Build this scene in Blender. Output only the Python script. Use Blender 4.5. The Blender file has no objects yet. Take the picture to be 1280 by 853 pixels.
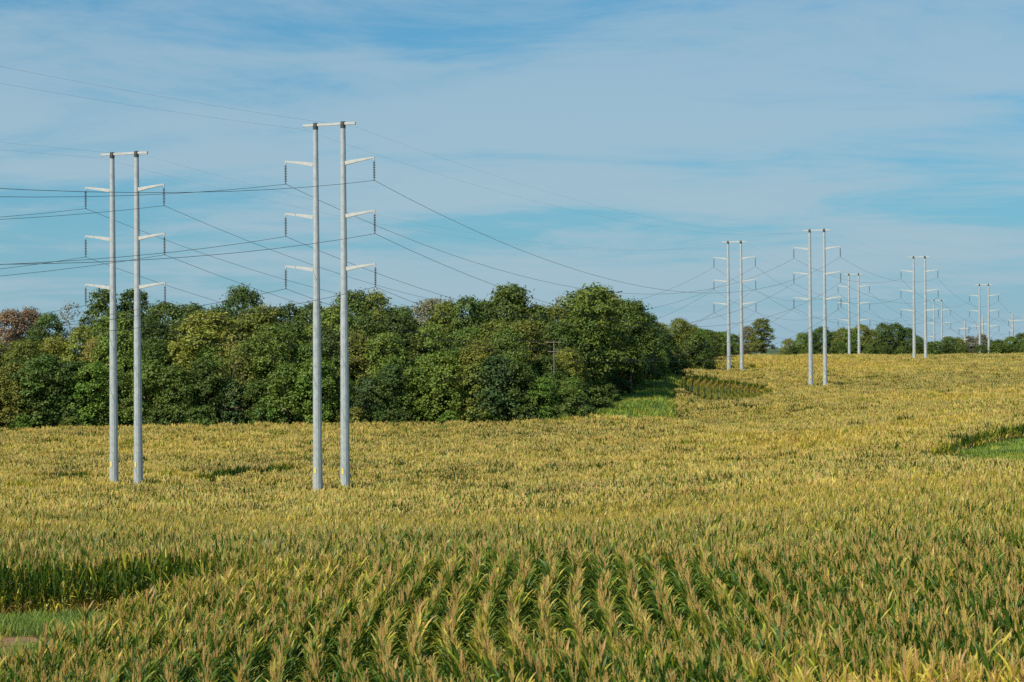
import bpy, math, random
import numpy as np
from mathutils import Vector, Matrix

R = math.radians
random.seed(7)
rng = np.random.default_rng(7)
sc = bpy.context.scene
COL = sc.collection
EYE = 10.0                      # eye height of the photographer above datum (m)
FPX, CX, CY = 2400.0, 640.0, 426.5

# ------------------------------------------------------------------ camera
ROLL, PITCH = R(0.40), math.atan(13.5 / FPX)
c_r = Vector((math.cos(ROLL), 0, -math.sin(ROLL)))
c_f = Vector((0, math.cos(PITCH), math.sin(PITCH)))
c_f = (c_f - c_r * c_f.dot(c_r)).normalized()
c_u = c_r.cross(c_f).normalized()
cam_d = bpy.data.cameras.new('camera')
cam = bpy.data.objects.new('camera', cam_d)
COL.objects.link(cam)
cam.matrix_world = Matrix(((c_r.x, c_u.x, -c_f.x, 0), (c_r.y, c_u.y, -c_f.y, 0), (c_r.z, c_u.z, -c_f.z, EYE), (0, 0, 0, 1)))
cam_d.sensor_width = 36.0
cam_d.lens = 36.0 * FPX / 1280.0
cam_d.clip_start, cam_d.clip_end = 0.5, 20000
cam_d.dof.use_dof = True
cam_d.dof.focus_distance = 190.0
cam_d.dof.aperture_fstop = 2.8
sc.camera = cam

# ------------------------------------------------------------------ sky
SUN_AZ, SUN_EL = R(-134), R(46)          # azimuth clockwise from +Y (view direction): behind and to the left
world = bpy.data.worlds.new('World')
sc.world = world
world.use_nodes = True
wn, wl = world.node_tree.nodes, world.node_tree.links
wn.clear()
def W(kind, **kw):
    n = wn.new(kind)
    for k, v in kw.items():
        setattr(n, k, v)
    return n
def wmath(op, a, b=None, c=None, clamp=False):
    n = W('ShaderNodeMath', operation=op, use_clamp=clamp)
    for i, v in enumerate((a, b, c)):
        if v is None: continue
        if isinstance(v, (int, float)): n.inputs[i].default_value = v
        else: wl.new(v, n.inputs[i])
    return n.outputs[0]
sky = W('ShaderNodeTexSky', sky_type='NISHITA', sun_disc=False)
sky.sun_elevation, sky.sun_rotation = SUN_EL, SUN_AZ
sky.altitude, sky.air_density, sky.dust_density, sky.ozone_density = 250, 1.0, 1.0, 6.0
tint = W('ShaderNodeMix', data_type='RGBA', blend_type='MULTIPLY')
tint.inputs['Factor'].default_value = 1.0
wl.new(sky.outputs[0], tint.inputs['A'])
tint.inputs['B'].default_value = (0.08, 0.88, 1.06, 1)
geo = W('ShaderNodeTexCoord')
sep = W('ShaderNodeSeparateXYZ')
wl.new(geo.outputs['Generated'], sep.inputs[0])
zz = wmath('ADD', wmath('MAXIMUM', sep.outputs['Z'], 0.0), 0.10)
px_ = wmath('DIVIDE', sep.outputs['X'], zz)
py_ = wmath('DIVIDE', sep.outputs['Y'], zz)
comb = W('ShaderNodeCombineXYZ')
wl.new(px_, comb.inputs[0]); wl.new(py_, comb.inputs[1])
def cloud(scale, detail, rough, dist, rot, stretch, off):
    mp = W('ShaderNodeMapping')
    wl.new(comb.outputs[0], mp.inputs['Vector'])
    mp.inputs['Rotation'].default_value = (0, 0, rot)
    mp.inputs['Scale'].default_value = (stretch, 1, 1)
    mp.inputs['Location'].default_value = off
    nz = W('ShaderNodeTexNoise')
    wl.new(mp.outputs[0], nz.inputs['Vector'])
    nz.inputs['Scale'].default_value = scale
    nz.inputs['Detail'].default_value = detail
    nz.inputs['Roughness'].default_value = rough
    nz.inputs['Distortion'].default_value = dist
    return nz.outputs[0]
big = cloud(0.42, 3, 0.5, 0.3, R(-14), 1.0, (47.02, 56.31, 0))
fine = cloud(1.5, 12, 0.66, 0.4, R(12), 0.8, (47.14, -12.30, 0))
dens = wmath('ADD', wmath('MULTIPLY', big, 0.80), wmath('MULTIPLY', fine, 0.75))
mr = W('ShaderNodeMapRange', interpolation_type='SMOOTHSTEP')
wl.new(dens, mr.inputs['Value'])
mr.inputs['From Min'].default_value = 0.66
mr.inputs['From Max'].default_value = 0.92
# a thin cirrus sheet: its depth along the view grows towards the horizon
tau = wmath('MULTIPLY', wmath('ADD', mr.outputs[0], 0.08), wmath('DIVIDE', 0.17, wmath('ADD', wmath('MAXIMUM', sep.outputs['Z'], 0.0), 0.035)))
veil = wmath('SUBTRACT', 1.0, wmath('EXPONENT', wmath('MULTIPLY', tau, -1.0)))
cmix = W('ShaderNodeMix', data_type='RGBA')
wl.new(veil, cmix.inputs['Factor'])
wl.new(tint.outputs['Result'], cmix.inputs['A'])
cmix.inputs['B'].default_value = (4.6, 5.7, 6.4, 1)
bg = W('ShaderNodeBackground')
bg.inputs['Strength'].default_value = 0.088
# low haze in front of the cirrus, thicker towards the horizon
hz = wmath('SUBTRACT', 1.0, wmath('EXPONENT', wmath('DIVIDE', -0.052, wmath('ADD', wmath('MAXIMUM', sep.outputs['Z'], 0.0), 0.012))))
hmix = W('ShaderNodeMix', data_type='RGBA')
wl.new(hz, hmix.inputs['Factor'])
wl.new(cmix.outputs['Result'], hmix.inputs['A'])
hmix.inputs['B'].default_value = (3.15, 4.75, 5.75, 1)
wl.new(hmix.outputs['Result'], bg.inputs['Color'])
wo = W('ShaderNodeOutputWorld')
wl.new(bg.outputs[0], wo.inputs['Surface'])

# ------------------------------------------------------------------ sun, exposure
sd = bpy.data.lights.new('sun', 'SUN')
sd.energy, sd.angle, sd.color = 5.0, R(0.55), (1.0, 0.90, 0.72)
sun = bpy.data.objects.new('sun', sd)
COL.objects.link(sun)
to_sun = Vector((math.sin(SUN_AZ) * math.cos(SUN_EL), math.cos(SUN_AZ) * math.cos(SUN_EL), math.sin(SUN_EL)))
sun.rotation_euler = to_sun.to_track_quat('Z', 'Y').to_euler()
sun.location = to_sun * 60
vs = sc.view_settings
vs.view_transform, vs.look, vs.exposure, vs.gamma, vs.use_curve_mapping = 'Standard', 'None', 0.2, 1.0, False
cy = sc.cycles
cy.max_bounces, cy.diffuse_bounces, cy.glossy_bounces, cy.transmission_bounces, cy.transparent_max_bounces = 5, 3, 2, 4, 4
cy.use_denoising = False
world.cycles.sampling_method = 'MANUAL'
world.cycles.sample_map_resolution = 512
cy.sample_clamp_indirect = 6.0

# ------------------------------------------------------------------ helpers
def at(px, py, D):
    """point on the photograph's ray (1280x853 pixels) at the depth D metres that the thing stands at"""
    d = c_f + c_r * ((px - CX) / FPX) + c_u * ((CY - py) / FPX)
    d = d * (D / d.y)
    return Vector((d.x, d.y, d.z + EYE))

def tag(o, label=None, cat=None, group=None, kind=None):
    if label: o['label'] = label
    if cat: o['category'] = cat
    if group: o['group'] = group
    if kind: o['kind'] = kind
    return o

def empty(name, loc, rz=0.0):
    o = bpy.data.objects.new(name, None)
    o.location = loc; o.rotation_euler = (0, 0, rz)
    o.empty_display_size = 0.3
    COL.objects.link(o)
    return o

def mesh_from(name, V, F, mats=(), mi=None, smooth=False, attrs=None):
    me = bpy.data.meshes.new(name)
    me.from_pydata([tuple(v) for v in V] if not isinstance(V, np.ndarray) else V.tolist(), [], F if not isinstance(F, np.ndarray) else F.tolist())
    for m in mats: me.materials.append(m)
    if mi is not None: me.polygons.foreach_set('material_index', np.asarray(mi, dtype=np.int32))
    if smooth: me.polygons.foreach_set('use_smooth', np.ones(len(me.polygons), dtype=bool))
    for k, v in (attrs or {}).items():
        a = me.attributes.new(k, 'FLOAT', 'POINT')
        a.data.foreach_set('value', np.asarray(v, dtype=np.float32))
    me.update()
    return me

def put(name, me, parent=None, loc=None, rz=None):
    o = bpy.data.objects.new(name, me)
    COL.objects.link(o)
    if parent: o.parent = parent
    if loc is not None: o.location = loc
    if rz is not None: o.rotation_euler = (0, 0, rz)
    return o

class MB:
    """collects simple shapes into one mesh"""
    def __init__(s): s.V, s.F = [], []
    def ring_tube(s, pts, radii, n=8, cap=True, phase=0.0):
        base = len(s.V)
        pts = [Vector(p) for p in pts]
        for i, p in enumerate(pts):
            t = (pts[min(i + 1, len(pts) - 1)] - pts[max(i - 1, 0)]).normalized()
            a = t.cross(Vector((0, 0, 1)))
            if a.length < 1e-3: a = Vector((1, 0, 0))
            a.normalize(); b = t.cross(a)
            for k in range(n):
                w = 2 * math.pi * k / n + phase
                s.V.append(p + (a * math.cos(w) + b * math.sin(w)) * radii[i])
        for i in range(len(pts) - 1):
            for k in range(n):
                k2 = (k + 1) % n
                s.F.append((base + i * n + k, base + i * n + k2, base + (i + 1) * n + k2, base + (i + 1) * n + k))
        if cap:
            s.F.append(tuple(base + k for k in range(n))[::-1])
            s.F.append(tuple(base + (len(pts) - 1) * n + k for k in range(n)))
        return s
    def box(s, lo, hi):
        b = len(s.V)
        for z in (lo[2], hi[2]):
            for x, y in ((lo[0], lo[1]), (hi[0], lo[1]), (hi[0], hi[1]), (lo[0], hi[1])):
                s.V.append(Vector((x, y, z)))
        s.F += [(b, b + 3, b + 2, b + 1), (b + 4, b + 5, b + 6, b + 7), (b, b + 1, b + 5, b + 4), (b + 1, b + 2, b + 6, b + 5), (b + 2, b + 3, b + 7, b + 6), (b + 3, b, b + 4, b + 7)]
        return s
    def beam(s, a, b, wa, ha, wb, hb):
        """tapered rectangular bar from a to b along a mostly horizontal line"""
        a, b = Vector(a), Vector(b)
        t = (b - a).normalized(); side = t.cross(Vector((0, 0, 1))).normalized(); up = side.cross(t)
        i = len(s.V)
        for p, w, h in ((a, wa, ha), (b, wb, hb)):
            for u, v in ((-1, -1), (1, -1), (1, 1), (-1, 1)):
                s.V.append(p + side * (u * w / 2) + up * (v * h / 2))
        s.F += [(i, i + 1, i + 2, i + 3), (i + 7, i + 6, i + 5, i + 4)]
        for k in range(4):
            k2 = (k + 1) % 4
            s.F.append((i + k, i + 4 + k, i + 4 + k2, i + k2))
        return s
    def mesh(s, name, mat, smooth=False):
        return mesh_from(name, s.V, s.F, [mat], smooth=smooth)

# ------------------------------------------------------------------ materials
def new_mat(name):
    m = bpy.data.materials.new(name); m.use_nodes = True
    nt = m.node_tree; nt.nodes.clear()
    return m, nt
def N(nt, kind, ins=None, **kw):
    n = nt.nodes.new(kind)
    for k, v in kw.items(): setattr(n, k, v)
    for k, v in (ins or {}).items():
        if hasattr(v, 'is_output') or isinstance(v, bpy.types.NodeSocket): nt.links.new(v, n.inputs[k])
        else: n.inputs[k].default_value = v
    return n
def ramp(nt, fac, stops):
    n = N(nt, 'ShaderNodeValToRGB')
    nt.links.new(fac, n.inputs[0])
    e = n.color_ramp.elements
    while len(e) < len(stops): e.new(0.5)
    for el, (p, c) in zip(e, stops):
        el.position = p; el.color = (*c, 1)
    return n.outputs[0]
def mth(nt, op, a, b=0.0, clamp=False):
    n = N(nt, 'ShaderNodeMath', {0: a, 1: b}, operation=op, use_clamp=clamp)
    return n.outputs[0]

def leaf_shader(nt, color, trans=0.28, rough=0.5, spec=0.3):
    p = N(nt, 'ShaderNodeBsdfPrincipled', {'Base Color': color, 'Roughness': rough, 'Specular IOR Level': spec})
    t = N(nt, 'ShaderNodeBsdfTranslucent', {'Color': color})
    mx = N(nt, 'ShaderNodeMixShader', {0: trans, 1: p.outputs[0], 2: t.outputs[0]})
    o = N(nt, 'ShaderNodeOutputMaterial', {'Surface': mx.outputs[0]})

LEAF_STOPS = [(0.0, (0.042, 0.100, 0.014)), (0.28, (0.095, 0.178, 0.018)), (0.48, (0.295, 0.315, 0.030)),
              (0.66, (0.60, 0.50, 0.060)), (0.86, (0.66, 0.52, 0.085)), (1.0, (0.50, 0.29, 0.12))]
def corn_leaf_mat():
    m, nt = new_mat('corn_leaf')
    age = N(nt, 'ShaderNodeAttribute', attribute_name='age')
    dry = N(nt, 'ShaderNodeAttribute', attribute_name='dry', attribute_type='INSTANCER')
    oi = N(nt, 'ShaderNodeObjectInfo')
    g = N(nt, 'ShaderNodeNewGeometry')
    n1 = N(nt, 'ShaderNodeTexNoise', {'Vector': g.outputs['Position'], 'Scale': 0.11, 'Detail': 3.0})
    n2 = N(nt, 'ShaderNodeTexNoise', {'Vector': g.outputs['Position'], 'Scale': 6.0, 'Detail': 2.0})
    f = mth(nt, 'ADD', age.outputs['Fac'], dry.outputs['Fac'])
    f = mth(nt, 'ADD', f, mth(nt, 'MULTIPLY', mth(nt, 'SUBTRACT', oi.outputs['Random'], 0.5), 0.16))
    f = mth(nt, 'ADD', f, mth(nt, 'MULTIPLY', mth(nt, 'SUBTRACT', n1.outputs[0], 0.5), 0.40))
    f = mth(nt, 'ADD', f, mth(nt, 'MULTIPLY', mth(nt, 'SUBTRACT', n2.outputs[0], 0.5), 0.30), clamp=True)
    leaf_shader(nt, ramp(nt, f, LEAF_STOPS), 0.30, 0.42, 0.3)
    return m
def tassel_mat():
    m, nt = new_mat('corn_tassel')
    oi = N(nt, 'ShaderNodeObjectInfo')
    g = N(nt, 'ShaderNodeNewGeometry')
    n1 = N(nt, 'ShaderNodeTexNoise', {'Vector': g.outputs['Position'], 'Scale': 1.3, 'Detail': 3.0})
    f = mth(nt, 'ADD', mth(nt, 'MULTIPLY', oi.outputs['Random'], 0.5), mth(nt, 'MULTIPLY', n1.outputs[0], 0.55), clamp=True)
    col = ramp(nt, f, [(0.15, (0.66, 0.42, 0.17)), (0.5, (0.80, 0.56, 0.21)), (0.9, (0.84, 0.66, 0.23))])
    leaf_shader(nt, col, 0.45, 0.7, 0.1)
    return m
def stalk_mat():
    m, nt = new_mat('corn_stalk')
    g = N(nt, 'ShaderNodeNewGeometry')
    n1 = N(nt, 'ShaderNodeTexNoise', {'Vector': g.outputs['Position'], 'Scale': 3.0, 'Detail': 3.0})
    col = ramp(nt, n1.outputs[0], [(0.35, (0.10, 0.13, 0.03)), (0.65, (0.34, 0.23, 0.08))])
    p = N(nt, 'ShaderNodeBsdfPrincipled', {'Base Color': col, 'Roughness': 0.6})
    N(nt, 'ShaderNodeOutputMaterial', {'Surface': p.outputs[0]})
    return m
def grass_mat():
    m, nt = new_mat('grass_blade')
    dry = N(nt, 'ShaderNodeAttribute', attribute_name='dry', attribute_type='INSTANCER')
    oi = N(nt, 'ShaderNodeObjectInfo')
    g = N(nt, 'ShaderNodeNewGeometry')
    n1 = N(nt, 'ShaderNodeTexNoise', {'Vector': g.outputs['Position'], 'Scale': 0.25, 'Detail': 4.0})
    f = mth(nt, 'ADD', dry.outputs['Fac'], mth(nt, 'MULTIPLY', oi.outputs['Random'], 0.3))
    f = mth(nt, 'ADD', f, mth(nt, 'MULTIPLY', mth(nt, 'SUBTRACT', n1.outputs[0], 0.5), 0.9), clamp=True)
    col = ramp(nt, f, [(0.0, (0.15, 0.22, 0.075)), (0.35, (0.25, 0.36, 0.05)), (0.65, (0.42, 0.40, 0.07)), (1.0, (0.42, 0.30, 0.10))])
    leaf_shader(nt, col, 0.3, 0.55, 0.2)
    return m
def tree_leaf_mat():
    m, nt = new_mat('tree_leaf')
    oi = N(nt, 'ShaderNodeObjectInfo')
    g = N(nt, 'ShaderNodeNewGeometry')
    a = N(nt, 'ShaderNodeAttribute', attribute_name='tone')
    n1 = N(nt, 'ShaderNodeTexNoise', {'Vector': g.outputs['Position'], 'Scale': 0.30, 'Detail': 2.0})
    hs = N(nt, 'ShaderNodeHueSaturation', {'Color': oi.outputs['Color'], 'Saturation': 1.0})
    v = mth(nt, 'ADD', 0.62, mth(nt, 'MULTIPLY', a.outputs['Fac'], 0.75))
    nt.links.new(v, hs.inputs['Value'])
    h = mth(nt, 'ADD', 0.5, mth(nt, 'MULTIPLY', mth(nt, 'SUBTRACT', n1.outputs[0], 0.5), 0.07))
    nt.links.new(h, hs.inputs['Hue'])
    leaf_shader(nt, hs.outputs[0], 0.22, 0.5, 0.25)
    return m
def plain(name, stops, scale, rough=0.6, metal=0.0, bump=0.0, detail=4.0):
    m, nt = new_mat(name)
    g = N(nt, 'ShaderNodeTexCoord')
    n1 = N(nt, 'ShaderNodeTexNoise', {'Vector': g.outputs['Object'], 'Scale': scale, 'Detail': detail})
    col = ramp(nt, n1.outputs[0], stops)
    p = N(nt, 'ShaderNodeBsdfPrincipled', {'Base Color': col, 'Roughness': rough, 'Metallic': metal})
    if bump:
        b = N(nt, 'ShaderNodeBump', {'Height': n1.outputs[0], 'Strength': bump})
        nt.links.new(b.outputs[0], p.inputs['Normal'])
    N(nt, 'ShaderNodeOutputMaterial', {'Surface': p.outputs[0]})
    return m
def ground_mat():
    m, nt = new_mat('ground')
    g = N(nt, 'ShaderNodeNewGeometry')
    far = N(nt, 'ShaderNodeVectorMath', {0: g.outputs['Position']}, operation='LENGTH')
    n1 = N(nt, 'ShaderNodeTexNoise', {'Vector': g.outputs['Position'], 'Scale': 0.8, 'Detail': 8.0, 'Roughness': 0.65})
    n2 = N(nt, 'ShaderNodeTexNoise', {'Vector': g.outputs['Position'], 'Scale': 12.0, 'Detail': 6.0, 'Roughness': 0.7})
    soil = ramp(nt, n1.outputs[0], [(0.3, (0.17, 0.10, 0.055)), (0.55, (0.29, 0.16, 0.08)), (0.75, (0.38, 0.22, 0.11))])
    n3 = N(nt, 'ShaderNodeTexNoise', {'Vector': g.outputs['Position'], 'Scale': 0.004, 'Detail': 6.0})
    land = ramp(nt, n3.outputs[0], [(0.42, (0.035, 0.06, 0.02)), (0.55, (0.05, 0.085, 0.025)), (0.62, (0.20, 0.17, 0.06))])
    mp = N(nt, 'ShaderNodeMapRange', {'Value': far.outputs['Value'], 'From Min': 560.0, 'From Max': 700.0})
    mx = N(nt, 'ShaderNodeMix', {'Factor': mp.outputs[0], 'A': soil, 'B': land}, data_type='RGBA')
    b = N(nt, 'ShaderNodeBump', {'Height': n2.outputs[0], 'Strength': 0.6, 'Distance': 0.08})
    p = N(nt, 'ShaderNodeBsdfPrincipled', {'Base Color': mx.outputs['Result'], 'Roughness': 0.9, 'Normal': b.outputs[0]})
    N(nt, 'ShaderNodeOutputMaterial', {'Surface': p.outputs[0]})
    return m

M_LEAF, M_TASSEL, M_STALK = corn_leaf_mat(), tassel_mat(), stalk_mat()
M_GRASS, M_TREE, M_GROUND = grass_mat(), tree_leaf_mat(), ground_mat()
M_BARK = plain('bark', [(0.35, (0.06, 0.045, 0.032)), (0.7, (0.16, 0.13, 0.10))], 3.0, 0.9, 0, 0.4)
M_GALV = plain('galvanised_steel', [(0.3, (0.37, 0.41, 0.42)), (0.7, (0.52, 0.55, 0.555))], 2.2, 0.48, 0.25)
M_ARM = plain('painted_arm_steel', [(0.3, (0.44, 0.45, 0.43)), (0.7, (0.54, 0.54, 0.51))], 2.0, 0.5, 0.1)
M_CAP = plain('dark_clamp_steel', [(0.3, (0.05, 0.05, 0.05)), (0.7, (0.10, 0.10, 0.095))], 4.0, 0.6, 0.4)
M_INS = plain('brown_porcelain', [(0.3, (0.085, 0.035, 0.032)), (0.7, (0.14, 0.06, 0.05))], 5.0, 0.3)
M_WIRE = plain('weathered_aluminium_wire', [(0.3, (0.055, 0.055, 0.058)), (0.7, (0.085, 0.085, 0.088))], 2.0, 0.6, 0.3)
M_YEL = plain('yellow_plate', [(0.3, (0.70, 0.58, 0.10)), (0.7, (0.78, 0.66, 0.16))], 6.0, 0.5)
M_WOOD = plain('weathered_pole_wood', [(0.35, (0.12, 0.095, 0.07)), (0.7, (0.22, 0.18, 0.14))], 5.0, 0.85, 0, 0.3)

# ------------------------------------------------------------------ terrain
# canopy-top height relative to the eye, by picture column (bearing) and distance
GC = np.array([-700, 0, 320, 640, 820, 872, 960, 1280, 1980], float)
T = [
 (20,  -7.0, -6.9, -6.4, -6.2, -6.1, -6.0, -6.0),
 (36,  -7.1, -7.0, -6.4, -6.15, -6.1, -6.0, -6.0),
 (46,  -7.4, -7.3, -6.5, -6.15, -6.1, -6.0, -6.0),
 (56,  -7.2, -7.2, -6.5, -6.1, -6.05, -6.0, -6.0),
 (68,  -7.1, -7.15, -6.9, -6.7, -6.6, -6.3, -6.3),
 (82,  -7.7, -7.7, -7.7, -7.5, -7.2, -6.6, -6.4),
 (100, -8.8, -8.8, -8.9, -8.9, -8.3, -7.3, -6.8),
 (140, -11.0, -11.0, -11.2, -11.1, -9.8, -8.5, -7.6),
 (152, -11.6, -11.7, -11.7, -11.5, -10.1, -8.9, -7.9),
 (168, -12.4, -12.3, -12.1, -11.9, -10.5, -9.9, -8.6),
 (185, -13.0, -12.9, -12.6, -12.3, -10.8, -9.7, -8.2),
 (205, -12.9, -12.8, -12.6, -12.2, -11.0, -8.4, -7.0),
 (230, -12.3, -12.2, -12.2, -12.0, -10.8, -7.5, -6.2),
 (260, -11.4, -11.4, -11.4, -11.2, -10.2, -7.4, -6.0),
 (285, -10.3, -10.3, -10.4, -10.1, -10.6, -7.5, -6.0),
 (300, -9.0, -9.0, -9.0, -9.2, -10.0, -8.0, -6.0),
 (320, -6.8, -6.8, -6.8, -7.4, -8.6, -8.3, -6.0),
 (380, -3.0, -3.0, -3.0, -4.5, -6.6, -6.5, -5.0),
 (420, -1.0, -1.0, -1.0, -2.5, -4.2, -5.0, -4.0),
 (470, 1.0, 1.0, 1.0, -0.5, -2.3, -3.3, -3.0),
 (520, 1.0, 1.0, 1.0, 0.0, -1.4, -1.8, -1.8),
 (560, 0.0, 0.0, 0.0, -0.6, -1.8, -1.8, -1.8),
 (600, -2, -2, -2, -3, -4.2, -4.0, -4.0),
 (650, -5, -5, -5, -6, -7.5, -7.5, -7.5),
 (720, -7, -7, -7, -8, -9.5, -9.5, -9.5),
 (850, -9, -9, -9, -9, -11, -11, -11),
 (1200, -9, -9, -9, -9, -11, -11, -11),
 (2200, -3, -3, -3, -3, -4, -3, -3),
 (3600, 6, 6, 6, 6, 6, 6, 6),
 (9000, 6, 6, 6, 6, 6, 6, 6),
]
TD = np.array([r[0] for r in T], float)
def _cols(r):          # two more bearings along the bank: its grassy shoulder and the first corn rows below it
    d, z = r[0], list(r[1:])
    a, b = z[3] + (z[4] - z[3]) * .56, z[3] + (z[4] - z[3]) * .72
    sh = {285: -9.9, 300: -7.9, 320: -6.0, 380: -2.9, 420: -0.9, 470: 0.2, 520: 0.2, 560: -.6}
    fr = {285: -10.4, 300: -9.7, 320: -8.3, 380: -5.2, 420: -3.4, 470: -1.7, 520: -1.1, 560: -1.6}
    return z[:4] + [sh.get(d, a), fr.get(d, b)] + z[4:]
TZ = np.array([_cols(r) for r in T], float)
def pchip_slopes(x, y):
    h = np.diff(x); d = np.diff(y, axis=0) / h[:, None]
    m = np.zeros_like(y)
    for i in range(1, len(x) - 1):
        a, b = d[i - 1], d[i]
        w1, w2 = 2 * h[i] + h[i - 1], h[i] + 2 * h[i - 1]
        ok = a * b > 0
        m[i] = np.where(ok, (w1 + w2) / (w1 / np.where(ok, a, 1) + w2 / np.where(ok, b, 1)), 0)
    m[0], m[-1] = d[0], d[-1]
    return m
TM = pchip_slopes(TD, TZ)
def canopy(X, Y):
    """canopy-top z (world) of the field"""
    X = np.asarray(X, float); Y = np.maximum(np.asarray(Y, float), 20.0)
    shp = np.broadcast(X, Y).shape
    X, Y = np.broadcast_to(X, shp).ravel(), np.broadcast_to(Y, shp).ravel()
    px = np.clip(X / Y * FPX + CX, GC[0], GC[-1])
    D = np.clip(Y, TD[0], TD[-1])
    i = np.clip(np.searchsorted(TD, D) - 1, 0, len(TD) - 2)
    h = TD[i + 1] - TD[i]; t = (D - TD[i]) / h
    h00, h10, h01, h11 = 2*t**3-3*t**2+1, t**3-2*t**2+t, -2*t**3+3*t**2, t**3-t**2
    col = h00[:, None]*TZ[i] + (h10*h)[:, None]*TM[i] + h01[:, None]*TZ[i+1] + (h11*h)[:, None]*TM[i+1]
    # smooth across the columns: Catmull-Rom with non-uniform knots approximated by finite differences
    j = np.clip(np.searchsorted(GC, px) - 1, 0, len(GC) - 2)
    hc = GC[j + 1] - GC[j]; s = (px - GC[j]) / hc
    k = np.arange(len(px))
    jm, jp = np.maximum(j - 1, 0), np.minimum(j + 2, len(GC) - 1)
    y0, y1 = col[k, j], col[k, j + 1]
    m0 = (col[k, j + 1] - col[k, jm]) / (GC[j + 1] - GC[jm]) * hc
    m1 = (col[k, jp] - col[k, j]) / (GC[jp] - GC[j]) * hc
    z = (2*s**3-3*s**2+1)*y0 + (s**3-2*s**2+s)*m0 + (-2*s**3+3*s**2)*y1 + (s**3-s**2)*m1
    w = np.clip((D - 60) / 60, 0, 1) * np.clip((700 - D) / 100, 0, 1)
    z = z + w * (0.16*np.sin(X*0.11+Y*0.045) + 0.13*np.sin(X*0.047-Y*0.083+1.3) + 0.07*np.sin(X*0.23+Y*0.19))
    return (z + EYE).reshape(shp)
CORN_H = 2.45
def ground(X, Y):
    X = np.asarray(X, float); Y = np.asarray(Y, float)
    g = canopy(X, Y) - CORN_H
    t = np.clip((Y - 3) / 22, 0, 1); t = t*t*(3-2*t)
    return (EYE - 1.7) * (1 - t) + g * t
def gz(x, y): return float(ground(np.array([x]), np.array([y]))[0])

def make_ground():
    ys = np.concatenate([np.array([-9000, -3000, -800, -200, -60, -20, -5]), np.arange(0, 80, 1.5), np.arange(80, 330, 2.5), np.arange(330, 720, 6), np.geomspace(720, 9000, 40)])
    us = np.concatenate([np.linspace(-2.6, -0.5, 14), np.linspace(-0.46, 0.46, 120), np.linspace(0.5, 2.6, 14)])
    U, Yg = np.meshgrid(us, ys)
    Xg = U * np.maximum(np.abs(Yg), 30.0) * np.where(Yg < 0, 1.0, 1.0)
    Z = ground(Xg, Yg)
    V = np.stack([Xg, Yg, Z], -1).reshape(-1, 3)
    nx = len(us); ny = len(ys)
    idx = np.arange(nx * ny).reshape(ny, nx)
    F = np.stack([idx[:-1, :-1], idx[:-1, 1:], idx[1:, 1:], idx[1:, :-1]], -1).reshape(-1, 4)
    o = put('ground', mesh_from('ground', V, F, [M_GROUND], smooth=True))
    tag(o, 'red brown soil of the rolling farmland under the corn', 'ground', kind='structure')
make_ground()

# ------------------------------------------------------------------ where corn grows
def pxof(X, Y): return X / np.maximum(Y, 1) * FPX + CX
def interp(x, xs, ys): return np.interp(x, xs, ys)
def near_limit(px):      # far edge of the near block
    return interp(px, [-400, 0, 60, 130, 230, 330, 480, 700, 1000, 1280, 1700], [44, 48.5, 51.5, 55, 59, 62, 62.5, 62, 62, 62, 62])
def second_start(px):
    return interp(px, [-400, 0, 130, 230, 330, 480, 2000], [68.5, 68.5, 68, 66.5, 63.2, 62.8, 62.6])
def bank_edge(D):        # left limit of the field along wood and bank
    return interp(D, [283, 286.5, 288, 290, 315, 330, 360, 395, 420, 440, 470, 520, 560], [-900, 700, 800, 846, 848, 846, 850, 858, 872, 866, 862, 860, 860])
def grow(X, Y):
    """boolean: corn stands here"""
    px = pxof(X, Y)
    ok = (Y < near_limit(px)) | (Y > second_start(px))
    ok &= px > bank_edge(Y)
    ok &= Y < 566
    # grass waterway on the right, below the second rise
    lo = interp(px, [1150, 1175, 1215, 1280, 1500], [190, 182, 176, 170, 166])
    hi = interp(px, [1150, 1175, 1205, 1280, 1500], [190, 196, 203, 215, 232])
    ok &= ~((px > 1150) & (Y > lo) & (Y < hi))
    # two narrow lens-shaped openings in the valley
    for a, b, d0, w, bend in ((225, 395, 208, 14.0, 11.0), (42, 122, 211, 11.0, 2.0), (480, 590, 212, 4.0, 1.0)):
        t = np.clip((px - a) / (b - a), 0, 1)
        half = w * 0.5 * np.sqrt(np.clip(4 * t * (1 - t), 0, 1))
        c = d0 + bend * (t - 0.5)
        ok &= ~((px > a) & (px < b) & (np.abs(Y - c) < half))
    # grass strip by the second tower
    ok &= ~((px > 860) & (px < 948) & (np.abs(Y - (436 + (px - 900) * 0.05)) < 8))
    return ok

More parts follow.
